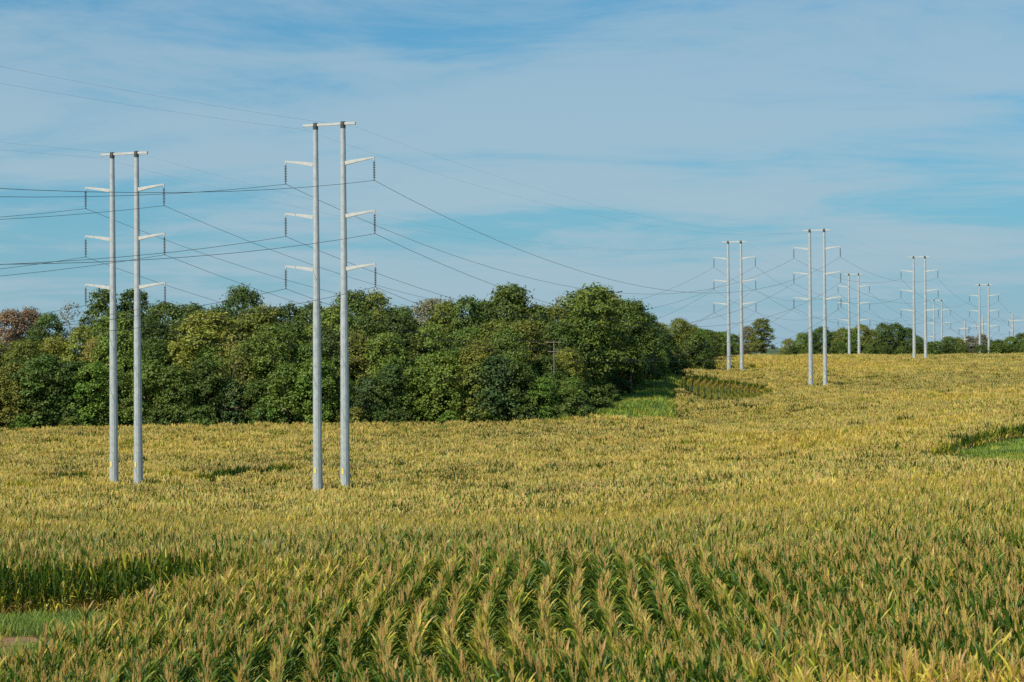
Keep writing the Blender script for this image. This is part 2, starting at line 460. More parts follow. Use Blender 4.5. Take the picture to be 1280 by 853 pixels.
def blob(px, D, p0, d0, rp, rd):
    return np.exp(-((px - p0) / rp) ** 2 - ((D - d0) / rd) ** 2)
def dryness(X, Y):
    px = pxof(X, Y)
    d = interp(Y, [30, 60, 75, 100, 129, 130, 165, 190, 230, 600], [-.07, -.05, .0, .04, .07, -.03, -.02, .01, .03, .03])
    d = d + 0.45 * blob(px, Y, 1050, 445, 110, 36) + 0.32 * blob(px, Y, 980, 480, 90, 25)
    d = d + 0.44 * blob(px, Y, 1010, 224, 150, 15) + 0.36 * blob(px, Y, 1180, 232, 80, 11)
    d = d + 0.36 * blob(px, Y, 1190, 335, 120, 14) + 0.12 * blob(px, Y, 60, 195, 120, 16)
    d = d + 0.16 * blob(px, Y, 980, 120, 260, 30) + 0.12 * blob(px, Y, 1230, 110, 120, 30) + 0.12 * blob(px, Y, 300, 120, 240, 22)
    d = d + 0.48 * np.clip((39.3 - Y) / 2.0, 0, 1) * np.clip((px - 880) / 220, 0, 1)
    d = d - 0.12 * blob(px, Y, 900, 360, 70, 25)
    n = (np.sin(X*0.19+Y*0.061)+np.sin(X*0.071-Y*0.11+2.0)+np.sin(X*0.33+Y*0.23+4.0))/3
    n2 = np.sin(X*0.045+Y*0.31+np.sin(X*.03)*2)*np.sin(X*0.02-Y*0.13+1.0) + .6*np.sin(X*.09+Y*.9+np.sin(X*.11))
    d = d - .17 * blob(px, Y, 1200, 395, 130, 32) - .14 * blob(px, Y, 880, 322, 90, 16) - .12 * blob(px, Y, 640, 262, 170, 12) + .10 * blob(px, Y, 250, 255, 300, 14)
    d = d - .34 * blob(px, Y - (px - 310) * .065, 310, 219, 75, 5) - .34 * blob(px, Y, 85, 221, 38, 5) - .12 * blob(px, Y, 1240, 224, 60, 9) - .10 * blob(px, Y, 200, 176, 160, 10) - .08 * blob(px, Y, 760, 150, 200, 14)
    return d + 0.085 * n + 0.115 * n2 * np.clip((Y - 60) / 60, .2, 1)

# ------------------------------------------------------------------ corn plants
class PB:
    """plant builder: verts / faces / material index / age attribute"""
    def __init__(s): s.V, s.F, s.M, s.A = [], [], [], []
    def leaf(s, base, az, tilt, length, width, droop, age, segs, fold=0.35, twist=0.0):
        b = len(s.V)
        p = Vector(base); a = tilt
        d = Vector((math.cos(az), math.sin(az), 0)); side0 = Vector((-math.sin(az), math.cos(az), 0))
        for i in range(segs + 1):
            t = i / segs
            w = width * (0.55 + 0.45 * math.sin(min(1, t * 1.9) * math.pi / 2)) * (1 - t ** 2.4) * 0.5
            up = Vector((0, 0, 1)) * math.sin(a) + d * math.cos(a)
            nrm = Vector((0, 0, 1)) * math.cos(a) - d * math.sin(a)
            tw = twist * t
            side = side0 * math.cos(tw) + nrm * math.sin(tw)
            s.V += [p - side * w + nrm * (w * fold), p.copy(), p + side * w + nrm * (w * fold)] if segs > 3 else [p - side * w, p + side * w]
            k = age + 0.30 * max(0, t - 0.72) / 0.28
            s.A += [k] * (3 if segs > 3 else 2)
            p = p + up * (length / segs)
            a -= droop / segs * (0.35 + 1.3 * t)
        for i in range(segs):
            if segs > 3:
                q = b + i * 3
                s.F += [(q, q + 1, q + 4, q + 3), (q + 1, q + 2, q + 5, q + 4)]; s.M += [0, 0]
            else:
                q = b + i * 2
                s.F.append((q, q + 1, q + 3, q + 2)); s.M.append(0)
    def strip(s, a, b, w0, w1, mat, age, cross=True):
        a, b = Vector(a), Vector(b); t = (b - a).normalized()
        u = t.cross(Vector((0.3, 0.9, 0.2))).normalized(); v = t.cross(u)
        for e in ((u, v) if cross else (u,)):
            i = len(s.V)
            s.V += [a - e * w0, a + e * w0, b + e * w1, b - e * w1]
            s.A += [age] * 4; s.F.append((i, i + 1, i + 2, i + 3)); s.M.append(mat)

def build_corn(r, lod, h=None, tassel=True):
    """one maize plant; lod 0 = near, 1 = middle, 2 = far"""
    p = PB()
    h = h or r.uniform(1.75, 1.97)
    az0 = r.uniform(0, math.pi)
    lean = (r.uniform(-.05, .05), r.uniform(-.05, .05))
    nl = (16, 12, 6)[lod]; segs = (6, 3, 2)[lod]
    P = lambda z: Vector((lean[0] * z, lean[1] * z, z))
    if lod < 2:
        p.strip((0, 0, -0.1), P(h), 0.016, 0.008, 2, 0.5)
    foliage0 = len(p.F)
    for i in range(nl):
        t = (i + 0.5) / nl
        z0 = h * ((0.10 + 0.88 * t) if lod < 2 else (0.35 + 0.62 * t))
        az = az0 + (math.pi if i % 2 else 0) + r.gauss(0, 0.75)
        L = (1.02 - 0.32 * abs(t - 0.55) * 2) * r.uniform(0.8, 1.12) * (.84, .9, .95)[lod]
        tilt = R(r.uniform(55, 70) + 18 * t)
        droop = R(r.uniform(55, 150) * (1.12 - 0.70 * t))
        if r.random() < .12: droop = R(r.uniform(150, 210))
        age = (0.72 * (1 - t / 0.28) if t < 0.28 else 0) + 0.15 + 0.18 * max(0, t - 0.6) / 0.4 + r.gauss(0, 0.10)
        if r.random() < 0.06: age += 0.4
        p.leaf(P(z0), az, tilt, L, r.uniform(0.060, 0.088) * (1, 1.1, 1.6)[lod], droop, age, segs, twist=r.uniform(-1.2, 1.2))
    if lod < 2 and r.random() < 0.8:                                    # ear in its husk
        a = az0 + r.uniform(-.5, .5)
        b = P(h * .48); e = b + Vector((math.cos(a) * .1, math.sin(a) * .1, .24))
        p.strip(b, e, 0.03, 0.018, 0, 0.62)
    fol1 = len(p.F)
    top = P(h)
    tl = r.uniform(0.32, 0.44)
    if lod == 2:
        for _ in range(3 if tassel else int(r.random() < .25)):
            d = Vector((r.uniform(-.16, .16), r.uniform(-.16, .16), tl))
            p.strip(top, top + d, 0.025, 0.015, 1, 0, cross=False)
    else:
        p.strip(top, top + Vector((lean[0], lean[1], tl * 1.1)), 0.013, 0.008, 1, 0)
        for k in range((6, 5)[lod] if r.random() > .2 else 4):
            a = r.uniform(0, 2 * math.pi); sp = r.uniform(.03, .09)
            b = top + Vector((0, 0, r.uniform(0.0, .12)))
            m_ = b + Vector((math.cos(a) * sp * .6, math.sin(a) * sp * .6, tl * r.uniform(.4, .55)))
            e = m_ + Vector((math.cos(a) * sp * .7, math.sin(a) * sp * .7, tl * r.uniform(.15, .4)))
            w = (0.0046, 0.0072)[lod]
            p.strip(b, m_, w, w * 1.1, 1, 0, cross=(lod == 0)); p.strip(m_, e, w * 1.1, w * .7, 1, 0, cross=(lod == 0))
    return p, foliage0, fol1
MATS = [M_LEAF, M_TASSEL, M_STALK]
def proto_collection(name, items):
    c = bpy.data.collections.new(name)
    for i, me in enumerate(items):
        c.objects.link(bpy.data.objects.new('%s_%02d' % (name, i), me))
    return c
def pmesh(name, p): return mesh_from(name, p.V, p.F, MATS, p.M, attrs={'age': p.A})

rr = random.Random(11)
near_plants = [build_corn(rr, 0) for _ in range(18)]
near_c = proto_collection('corn_near_kind', [pmesh('corn_near', p[0]) for p in near_plants])
mid_c = proto_collection('corn_mid_kind', [pmesh('corn_mid', build_corn(rr, 1)[0]) for _ in range(14)])
def clump(r, lx, rows, gap, n_per=11, narrow=1.0, tassel=True):
    q = PB()
    for j in range(rows):
        for i in range(n_per):
            p, _, _ = build_corn(r, 2, tassel=tassel)
            ox = (i + .5) / n_per * lx - lx / 2 + r.uniform(-.06, .06); oy = (j - (rows - 1) / 2) * gap + r.uniform(-.05, .05)
            s = r.uniform(.9, 1.07); b = len(q.V)
            q.V += [Vector((v.x * s + ox, v.y * s * narrow + oy, v.z * s)) for v in p.V]
            da = r.gauss(0, .05)
            q.A += [a + da for a in p.A]; q.F += [tuple(k + b for k in f) for f in p.F]; q.M += p.M
    return q
far_c = proto_collection('corn_clump_kind', [pmesh('corn_clump', clump(rr, 2.0, 2, 0.762)) for _ in range(6)] + [pmesh('yellow_clump', clump(rr, 2.0, 2, 0.762, tassel=False)) for _ in range(4)])
row_c = proto_collection('corn_row_kind', [pmesh('corn_row', clump(rr, 1.6, 1, 0.762, 11, .38)) for _ in range(4)])

def scatter(name, pts, rot, scl, dry, nvar, coll, label, cat, pick=None):
    """one object of kind stuff: geometry-node instances of a hidden kind collection on explicit points"""
    n = len(pts)
    me = bpy.data.meshes.new(name)
    me.vertices.add(n)
    me.vertices.foreach_set('co', np.asarray(pts, np.float32).ravel())
    for k, v, ty in (('rot', rot, 'FLOAT'), ('scl', scl, 'FLOAT'), ('dry', dry, 'FLOAT'), ('kind_index', rng.integers(0, nvar, n) if pick is None else pick, 'INT')):
        a = me.attributes.new(k, ty, 'POINT')
        a.data.foreach_set('value', np.asarray(v, np.int32 if ty == 'INT' else np.float32))
    me.update()
    o = put(name, me)
    ng = bpy.data.node_groups.new(name + '_nodes', 'GeometryNodeTree')
    ng.interface.new_socket('Geometry', in_out='INPUT', socket_type='NodeSocketGeometry')
    ng.interface.new_socket('Geometry', in_out='OUTPUT', socket_type='NodeSocketGeometry')
    gi, go = ng.nodes.new('NodeGroupInput'), ng.nodes.new('NodeGroupOutput')
    ci = ng.nodes.new('GeometryNodeCollectionInfo'); ci.inputs['Collection'].default_value = coll
    ci.inputs['Separate Children'].default_value = True; ci.inputs['Reset Children'].default_value = True
    ip = ng.nodes.new('GeometryNodeInstanceOnPoints'); ip.inputs['Pick Instance'].default_value = True
    def att(nm, ty):
        a = ng.nodes.new('GeometryNodeInputNamedAttribute'); a.data_type = ty; a.inputs['Name'].default_value = nm
        return a.outputs[0]
    cr = ng.nodes.new('ShaderNodeCombineXYZ'); ng.links.new(att('rot', 'FLOAT'), cr.inputs['Z'])
    L = ng.links
    L.new(gi.outputs[0], ip.inputs['Points']); L.new(ci.outputs[0], ip.inputs['Instance'])
    L.new(att('kind_index', 'INT'), ip.inputs['Instance Index']); L.new(cr.outputs[0], ip.inputs['Rotation'])
    L.new(att('scl', 'FLOAT'), ip.inputs['Scale']); L.new(ip.outputs[0], go.inputs[0])
    md = o.modifiers.new('scatter', 'NODES'); md.node_group = ng
    tag(o, label, cat, kind='stuff')
    return o

HALF = 640 / FPX
def stature(X, Y):
    return 1 + .05*np.sin(X*.31+Y*.17+np.sin(Y*.23)) * np.sin(Y*.27-X*.12+1.) + .035*np.sin(X*.9+Y*1.1) + .03*np.sin(X*.05+Y*.4)
def in_view(X, Y, m=0.035, extra=3.0): return np.abs(X) < Y * (HALF + m) + extra

# near block: rows run away from the camera and snake a little
def row_shift(y):
    return interp(y, [28, 33, 36, 38.7, 40, 41.7, 43.5, 46, 49, 51.2, 53.5, 56, 59, 63], [2.9, 1.75, 1.1, .60, .39, .16, .02, -.03, .0, .11, .265, .36, .40, .36])
ks = np.arange(-36, 37)
ys = np.arange(31.0, 63.0, 0.168)
K, Yn = np.meshgrid(ks, ys)
Yn = Yn + rng.uniform(-.05, .05, Yn.shape)
Xn = K * 0.762 + row_shift(Yn) * (1.0) + rng.normal(0, .03, Yn.shape)
Xn, Yn = Xn.ravel(), Yn.ravel()
keep = grow(Xn, Yn) & (Yn < near_limit(pxof(Xn, Yn))) & in_view(Xn, Yn) & (rng.random(len(Xn)) > .04)
Xn, Yn = Xn[keep], Yn[keep]
Zn = ground(Xn, Yn)
Sn = rng.normal(1.0, .075, len(Xn)).clip(.74, 1.16)
Rn = rng.uniform(0, 2 * np.pi, len(Xn))
Dn = dryness(Xn, Yn) + rng.normal(0, .05, len(Xn))
# the plants that show largest: those nearest the lower edge of the picture
pz = Zn + 2.0 * Sn - EYE
pyy = CY + 13.5 + (-pz) / Yn * FPX + 0.007 * -(pxof(Xn, Yn) - CX)
pxx = pxof(Xn, Yn)
cand = np.where((pyy < 850) & (pxx > 3) & (pxx < 1277))[0]
cand = cand[np.argsort(Yn[cand])][:290]
single = np.zeros(len(Xn), bool); single[cand] = True
rest = ~single
scatter('corn_rows', np.stack([Xn, Yn, Zn], 1)[rest], Rn[rest], Sn[rest], Dn[rest], 18, near_c,
        'rows of tasselled green corn running away between dark furrows', 'corn')

# middle field, single plants, rows along the contour
ys = np.arange(62.0, 132, 0.762)
xs = np.arange(-50, 50, 0.172)
Xm, Ym = np.meshgrid(xs, ys)
Ym = Ym + 1.6 * np.sin(Xm * 0.06) + 0.05 * Xm + rng.normal(0, .05, Xm.shape)
Xm = Xm + rng.uniform(-.05, .05, Xm.shape)
Xm, Ym = Xm.ravel(), Ym.ravel()
k = grow(Xm, Ym) & (Ym > second_start(pxof(Xm, Ym))) & (Ym < 130) & in_view(Xm, Ym) & (rng.random(len(Xm)) > .05)
Xm, Ym = Xm[k], Ym[k]
scatter('corn_field', np.stack([Xm, Ym, ground(Xm, Ym)], 1), rng.uniform(0, 6.28, len(Xm)), (rng.normal(1.0, .075, len(Xm)) * stature(Xm, Ym)).clip(.72, 1.2),
        dryness(Xm, Ym) + rng.normal(0, .05, len(Xm)), 14, mid_c, 'dense ripening corn field sloping down towards the tall pole towers', 'corn')

# far field: clumps of two rows
ys = np.arange(129, 568, 1.524)
xs = np.arange(-180, 180, 1.9)
Xf, Yf = np.meshgrid(xs, ys)
Yf = Yf + 6 * np.sin(Xf * 0.02 + .7) + rng.normal(0, .12, Xf.shape)
Xf = Xf + rng.uniform(-.9, .9, Xf.shape)
Xf, Yf = Xf.ravel(), Yf.ravel()
def hill_rows(X, Y):
    px = pxof(X, Y)
    return ((px - 904) / 68) ** 2 + ((Y - 358) / 33) ** 2 < 1
k = grow(Xf, Yf) & (Yf > 129.5) & in_view(Xf, Yf, .03, 6) & ~hill_rows(Xf, Yf)
Xf, Yf = Xf[k], Yf[k]
df = dryness(Xf, Yf) + rng.normal(0, .05, len(Xf))
pick_f = np.where(df + rng.normal(0, .06, len(Xf)) > .24, rng.integers(6, 10, len(Xf)), rng.integers(0, 6, len(Xf)))
scatter('ripe_corn_slope', np.stack([Xf, Yf, ground(Xf, Yf)], 1), rng.normal(0, .12, len(Xf)) + np.pi * rng.integers(0, 2, len(Xf)),
        (rng.normal(1.0, .07, len(Xf)) * stature(Xf, Yf)).clip(.75, 1.2), np.minimum(df, .44), 6, far_c,
        'golden ripe corn covering the valley floor and the far slope', 'corn', pick_f)
# wavy rows on the slope below the second tower
xs = np.arange(20, 75, 1.2)
ys = np.arange(323, 394, 1.4)
Xh, Yh = np.meshgrid(xs, ys)
Xh = Xh + 0.45 * np.sin((Yh - 335) * 0.15) + 0.11 * (Yh - 360)
Yh = Yh + rng.uniform(-.1, .1, Yh.shape)
Xh, Yh = Xh.ravel(), Yh.ravel()
k = hill_rows(Xh, Yh) & grow(Xh, Yh)
Xh, Yh = Xh[k], Yh[k]
slope = .45 * .15 * np.cos((Yh - 335) * .15) + .11
scatter('wavy_corn_rows', np.stack([Xh, Yh, ground(Xh, Yh)], 1), np.pi / 2 - np.arctan(slope), rng.normal(.78, .03, len(Xh)), dryness(Xh, Yh) + .26, 4, row_c,
        'wavy separate corn rows on the slope beside the grassy bank', 'corn')

# the single plants along the front: stalk, leaves and tassel as parts
def split_plant(p, f0, f1):
    out = []
    for sel in (range(0, f0), range(f0, f1), range(f1, len(p.F))):
        ids = {}; V, F, A = [], [], []
        for fi in sel:
            f = []
            for v in p.F[fi]:
                if v not in ids: ids[v] = len(V); V.append(p.V[v]); A.append(p.A[v])
                f.append(ids[v])
            F.append(tuple(f))
        out.append((V, F, A, p.M[sel[0]]))
    return out
single_kinds = []
for p, f0, f1 in near_plants:
    single_kinds.append([mesh_from(nm, V, F, [MATS[m]], attrs={'age': A}) for nm, (V, F, A, m) in zip(('stalk', 'leaves', 'tassel'), split_plant(p, f0, f1))])
for n, i in enumerate(cand):
    e = empty('corn_plant', (Xn[i], Yn[i], Zn[i]), Rn[i]); e.scale = (Sn[i],) * 3
    d = Dn[i]
    if d > 0.16: tag(e, 'yellowed drying corn plant in the front rows beside dead grass tones', 'corn plant', 'yellowed corn plants at the front')
    elif Sn[i] > 1.06: tag(e, 'extra tall green corn plant standing above its neighbours in the front rows', 'corn plant', 'tall corn plants at the front')
    else: tag(e, 'green corn plant with a tan tassel in the front rows of the field', 'corn plant', 'green corn plants at the front')
    for nm, me in zip(('stalk', 'leaves', 'tassel'), single_kinds[int(i) % 18]):
        c = put(nm, me, e); c['dry'] = float(d)

# ------------------------------------------------------------------ grass and weeds
def tuft(r, n, h, spread, w):
    q = PB()
    for _ in range(n):
        a = r.uniform(0, 6.28); d = spread * math.sqrt(r.random())
        q.leaf((math.cos(a) * d, math.sin(a) * d, 0), r.uniform(0, 6.28), R(r.uniform(45, 85)), h * r.uniform(.6, 1.15), w, R(r.uniform(20, 110)), 0, 3)
    return mesh_from('tuft', q.V, q.F, [M_GRASS], None, attrs={'age': q.A})
grass_c = proto_collection('grass_tuft_kind', [tuft(rr, 60, .42, .45, .022) for _ in range(5)])
weed_c = proto_collection('weed_tuft_kind', [tuft(rr, 110, .8, .9, .09) for _ in range(5)])
def grass_patch(name, X, Y, dry, coll, smin, smax, label, cat='grass'):
    scatter(name, np.stack([X, Y, ground(X, Y)], 1), rng.uniform(0, 6.28, len(X)), rng.uniform(smin, smax, len(X)), dry, 5, coll, label, cat)
n = 5200
Y = rng.uniform(46, 69.5, n); X = -rng.uniform(5.5, 23, n)
px = pxof(X, Y)
dirt = (((X + 17.6) / 3.0) ** 2 + ((Y - 63.2) / 2.3) ** 2 < 1) & (rng.random(n) > .06)
k = (Y > near_limit(px) - .6) & (Y < second_start(px) + .5) & ~dirt & (px > -130)
grass_patch('headland_grass', X[k], Y[k], rng.normal(.0, .16, k.sum()) + .25 * blob(X[k], Y[k], -17.6, 63, 4, 3), grass_c, .5, 1.5, 'blue green grass of the headland beside the bare red soil')
n = 14000
Y = rng.uniform(160, 245, n); X = rng.uniform(25, 85, n); px = pxof(X, Y)
k = ~(grow(X, Y) & grow(X, Y - 2.5)) & (px > 1110) & (px < 1400)
grass_patch('waterway_grass', X[k], Y[k], .12 + rng.normal(0, .12, k.sum()) + .50 * np.clip((200 - Y[k]) / 18, 0, 1), weed_c, .4, 1.1, 'bright green grass in the hollow below the brown corn edge')
n = 16000
Y = rng.uniform(323, 394, n); X = rng.uniform(22, 62, n)
k = hill_rows(X, Y) & grow(X, Y)
grass_patch('furrow_weeds', X[k], Y[k], rng.normal(-.25, .08, k.sum()), grass_c, .8, 1.5, 'dark green low weeds in the furrows of the wavy corn rows', 'weeds')
n = 16000
Y = rng.uniform(284, 450, n); X = rng.uniform(-75, 48, n); px = pxof(X, Y)
wood_edge = interp(Y, [284, 292, 300, 315, 335, 360, 395, 412, 430, 450], [-900, -900, 740, 775, 800, 822, 848, 860, 845, 840])
k = ~grow(X, Y) & (px > wood_edge - 40) & (px > -60)
dry_b = .12 + .35 * np.clip((px[k] - 825) / 40, 0, 1) + .15 * (rng.random(k.sum()) > .7)
grass_patch('bank_weeds', X[k], Y[k], dry_b + rng.normal(0, .12, k.sum()), weed_c, .6, 1.5, 'rank green weeds on the bank between wood and corn rows', 'weeds')

# ------------------------------------------------------------------ trees
def crown_mesh(name, seed, h, rad, low, lobes, sub, leaves, size, open_=0.0):
    """h total height, rad crown radius, low = height of the lowest foliage; foliage gathered in sub-clumps on lobes"""
    g = np.random.default_rng(seed)
    C, Rr = [], []
    for i in range(lobes):
        t = (i + .5) / lobes
        z = low + (h - low) * (0.10 + 0.80 * t)
        prof = math.sin(math.pi * min(1, (0.16 + 0.84 * t) ** 0.9)) ** 0.6 if low > 2 else (1 - t ** 2.2) ** .6 * (.8 + .2 * t)
        a = i * 2.4 + g.uniform(-.5, .5); d = rad * 0.60 * prof * g.uniform(.55, 1.1)
        r = rad * g.uniform(.34, .52) * (0.75 + .4 * prof)
        C.append((math.cos(a) * d, math.sin(a) * d, min(z, h - r * .8))); Rr.append(r)
    C.append((g.uniform(-.1, .1) * rad, g.uniform(-.1, .1) * rad, h - rad * .42)); Rr.append(rad * .42)
    C, Rr = np.array(C), np.array(Rr)
    V, F, T_ = [], [], []
    for c, r in zip(C, Rr):
        n = int(sub * (r / (rad * .45)) ** 2)
        d = g.normal(size=(n, 3)); d /= np.linalg.norm(d, axis=1)[:, None]
        d[:, 2] = np.where(d[:, 2] < -.35, -d[:, 2], d[:, 2])
        sc_ = c + d * r * g.uniform(.72, 1.08, (n, 1)) * np.array([1, 1, .85])
        inside = np.zeros(n, bool)
        for c2, r2 in zip(C, Rr):
            if c2 is c: continue
            inside |= (np.linalg.norm((sc_ - c2) / np.array([1, 1, .85]), axis=1) < r2 * .70)
        sc_ = sc_[~inside]; d = d[~inside]
        if open_: 
            q = g.random(len(sc_)) > open_; sc_, d = sc_[q], d[q]
        for s, dd in zip(sc_, d):
            m = max(4, int(leaves * g.uniform(.6, 1.4)))
            cr = rad * .13 * g.uniform(.7, 1.3)
            p = s + g.normal(size=(m, 3)) * cr * np.array([.62, .62, .42])
            nrm = dd * .8 + g.normal(size=(m, 3)) * .55 + np.array([0, 0, .35])
            nrm /= np.linalg.norm(nrm, axis=1)[:, None]
            u = np.cross(nrm, g.normal(size=(m, 3))); u /= np.linalg.norm(u, axis=1)[:, None]
            v = np.cross(nrm, u)
            z = size * g.uniform(.6, 1.25, (m, 1))
            V.append(np.stack([p - u * z, p - v * z * .55 + nrm * z * .12, p + u * z, p + v * z * .55 + nrm * z * .12], 1).reshape(-1, 3))
            T_.append(np.repeat(np.clip(g.uniform(.25, .75) + g.normal(0, .12, m), 0, 1), 4))
    V = np.concatenate(V); T_ = np.concatenate(T_)
    F = np.arange(len(V)).reshape(-1, 4)
    return mesh_from(name, V, F, [M_TREE], attrs={'tone': T_})
def trunk_mesh(name, seed, h, rad, low, limbs=6, r0=.26, up=.78):
    r = random.Random(seed); b = MB()
    pts, rads = [], []
    for i in range(7):
        t = i / 6
        pts.append((r.uniform(-.12, .12) * i * .4, r.uniform(-.12, .12) * i * .4, -.3 + h * up * t)); rads.append(r0 * (1 - .82 * t) * (1.35 if i == 0 else 1))
    b.ring_tube(pts, rads, 7)
    for k in range(limbs):
        t = .3 + .62 * k / limbs
        i = min(5, int(t * 6)); p = Vector(pts[i]).lerp(Vector(pts[i + 1]), t * 6 - i)
        a = k * 2.4 + r.uniform(-.4, .4); L = rad * (.95 - .45 * t) * r.uniform(.8, 1.1)
        d = Vector((math.cos(a), math.sin(a), .0))
        b.ring_tube([p, p + d * L * .45 + Vector((0, 0, L * .28)), p + d * L + Vector((0, 0, L * .75))], [r0 * .42 * (1 - .5 * t), r0 * .26 * (1 - .5 * t), .03], 5)
        for j in range(3):
            q = p + d * L * (.4 + .2 * j) + Vector((0, 0, L * (.25 + .17 * j))); a2 = a + r.uniform(-1.2, 1.2)
            b.ring_tube([q, q + Vector((math.cos(a2), math.sin(a2), r.uniform(.4, 1.0))) * L * .35], [r0 * .13, .02], 4)
    return b.mesh(name, M_BARK)
# prototype kinds: (height, radius, lowest foliage)
KIND = {}
def kind(key, seed, h, rad, low, lobes, sub, leaves, size, open_=0, limbs=6):
    KIND.setdefault(key, []).append((crown_mesh('crown', seed, h, rad, low, lobes, sub, leaves, size, open_), trunk_mesh('trunk', seed, h, rad, low, limbs), h, rad))
for s in range(4): kind('edge', 20 + s, 10.0, 4.1, 0.3, 16, 40, 24, .195)
for s in range(7): kind('wood', 30 + s, 16.0, 5.2, 3.0, 16, 44, 23, .225)
for s in range(2): kind('tall', 40 + s, 18.0, 3.9, 3.0, 16, 38, 22, .21, .10)
kind('sparse', 50, 15.0, 4.4, 4.0, 12, 20, 9, .20, .45, 12)
for s in range(3): kind('bush', 60 + s, 4.0, 2.6, 0.0, 9, 26, 15, .19)

GREENS = {
 'dark green': (0.078, 0.120, 0.024), 'deep green': (0.100, 0.152, 0.028), 'mid green': (0.142, 0.205, 0.032),
 'olive green': (0.185, 0.205, 0.036), 'yellow green': (0.235, 0.260, 0.042), 'bright green': (0.145, 0.240, 0.034),
 'blue green': (0.085, 0.135, 0.042), 'rust brown': (0.250, 0.165, 0.090), 'grey brown': (0.215, 0.205, 0.125), 'golden': (0.280, 0.255, 0.060),
}
def tree(kindk, v, px, D, top_y=None, height=None, color='mid green', label='', group=None, wide=1.0, name='broadleaf_tree', cat='tree'):
    cm, tm, h, rad = KIND[kindk][v % len(KIND[kindk])]
    x = (px - CX) / FPX * D
    z = gz(x, D)
    if height is None:
        height = at(px, top_y, D).z - z
    s = height / h
    e = empty(name, (x, D, z), random.uniform(0, 6.28)); 
    sx = wide * min(max(s, .75), 1.35)
    e.scale = (sx, sx, s)
    c = put('crown', cm, e); put('trunk', tm, e)
    b = GREENS[color]; j = random.uniform(.88, 1.14)
    c.color = (b[0] * j * random.uniform(.94, 1.08), b[1] * j, b[2] * j, 1)
    tag(e, label, cat, group)
    return e

def skyline(px):
    return interp(px, [-80, 0, 40, 60, 100, 120, 150, 180, 200, 230, 270, 310, 345, 380, 430, 470, 500, 540, 570, 600, 640, 680, 705, 730, 760, 790, 815, 835, 850],
                      [398, 396, 393, 396, 392, 366, 362, 372, 382, 374, 370, 360, 366, 370, 367, 366, 378, 384, 376, 376, 362, 372, 376, 360, 358, 372, 380, 402, 412])
# front edge of the wood: crowns to the ground
pal_front = ['dark green', 'deep green', 'mid green', 'deep green', 'blue green', 'bright green', 'mid green', 'olive green', 'dark green']
x = -75; i = 0
while x < 732:
    D = 292 + random.uniform(0, 3) + (max(0, x - 690) * .05)
    col = pal_front[(i * 5 + i // 3) % 9]
    tree('edge', i, x, D, top_y=random.uniform(440, 476) if abs(x - 692) > 34 else 472, color=col, label=f'{col} bushy tree, foliage to the ground, along the wood edge behind the corn', group=f'{col} trees along the front edge of the wood', wide=1.05)
    x += random.uniform(26, 40); i += 1
x = -70; i = 0
while x < 745:
    D = 298 + random.uniform(0, 3) + (9 if abs(x - 692) < 40 else 0)
    col = random.choice(['olive green', 'mid green', 'deep green', 'mid green', 'yellow green', 'dark green', 'mid green'])
    tree('wood', i, x, D, top_y=skyline(x) + random.uniform(42, 66), color=col, label=f'{col} rounded tree rising just behind the bushy wood edge', group=f'{col} trees behind the wood edge', wide=.92)
    x += random.uniform(32, 46); i += 1
x = -60; i = 0
while x < 775:
    D = 307 + random.uniform(0, 4) + max(0, x - 640) * .12
    col = random.choice(['olive green', 'mid green', 'deep green', 'mid green', 'yellow green', 'olive green', 'dark green'])
    tree('wood', i + 2, x, D, top_y=skyline(x) + random.uniform(18, 36), color=col, label=f'{col} full crowned tree in the middle of the wood', group=f'{col} trees in the middle of the wood', wide=1.0)
    x += random.uniform(34, 50); i += 1
x = 60; i = 0
while x < 800:
    if not (68 < x < 112 or 122 < x < 186):
        D = 320 + random.uniform(0, 7) + max(0, x - 640) * .16
        col = random.choice(['olive green', 'mid green', 'deep green', 'mid green', 'olive green', 'dark green'])
        tree('wood', i + 1, x, D, top_y=skyline(x) + random.choice([-3, 0, 4, 10, 16]) + random.uniform(-3, 3), color=col, label=f'{col} tall tree on the skyline of the wood', group=f'{col} skyline trees of the wood', wide=random.uniform(.68, .95))
    x += random.uniform(22, 34); i += 1
# trees of the wood that stand out
tree('wood', 1, 12, 330, top_y=388, color='rust brown', label='rust brown tree beside the wood, end of the skyline, larger of two', wide=.8)
tree('wood', 3, 38, 334, top_y=386, color='rust brown', label='smaller rust brown tree between the brown tree and the sparse grey one', wide=.62)
tree('sparse', 0, 88, 326, top_y=376, color='grey brown', label='thin grey half bare tree on the skyline beside the rust brown trees', wide=.75)
tree('tall', 0, 130, 324, top_y=361, color='deep green', label='tall dark tree on the skyline behind the first tower, left of twin crowns', wide=1.1)
tree('tall', 1, 168, 325, top_y=359, color='dark green', label='tall dark tree on the skyline seen between and behind two tower poles', wide=1.1)
tree('sparse', 0, 291, 294.5, top_y=415, color='golden', label='yellowing open crowned tree in the face of the wood', wide=.8)
tree('wood', 4, 260, 304, top_y=388, color='yellow green', label='broad light yellow green crown high in the wood', wide=1.25)
tree('wood', 0, 122, 303, top_y=420, color='golden', label='golden tinted crown half hidden behind the first tower pole', wide=.7)
tree('tall', 1, 638, 330, top_y=357, color='dark green', label='narrow dark tree poking above the skyline of the wood', wide=1.0)
tree('sparse', 0, 703, 342, top_y=366, color='grey brown', label='bare topped grey brown tree beside the big end crown', wide=.7)
tree('wood', 2, 742, 322, top_y=357, color='mid green', label='big broad crowned tree at the high end of the wood', wide=1.15)
tree('wood', 4, 788, 338, top_y=374, color='deep green', label='round dark crown stepping down at the end of the wood', wide=.95)
tree('wood', 0, 540, 328, top_y=373, color='grey brown', label='pale brownish crown in a dip of the wood skyline', wide=.9)
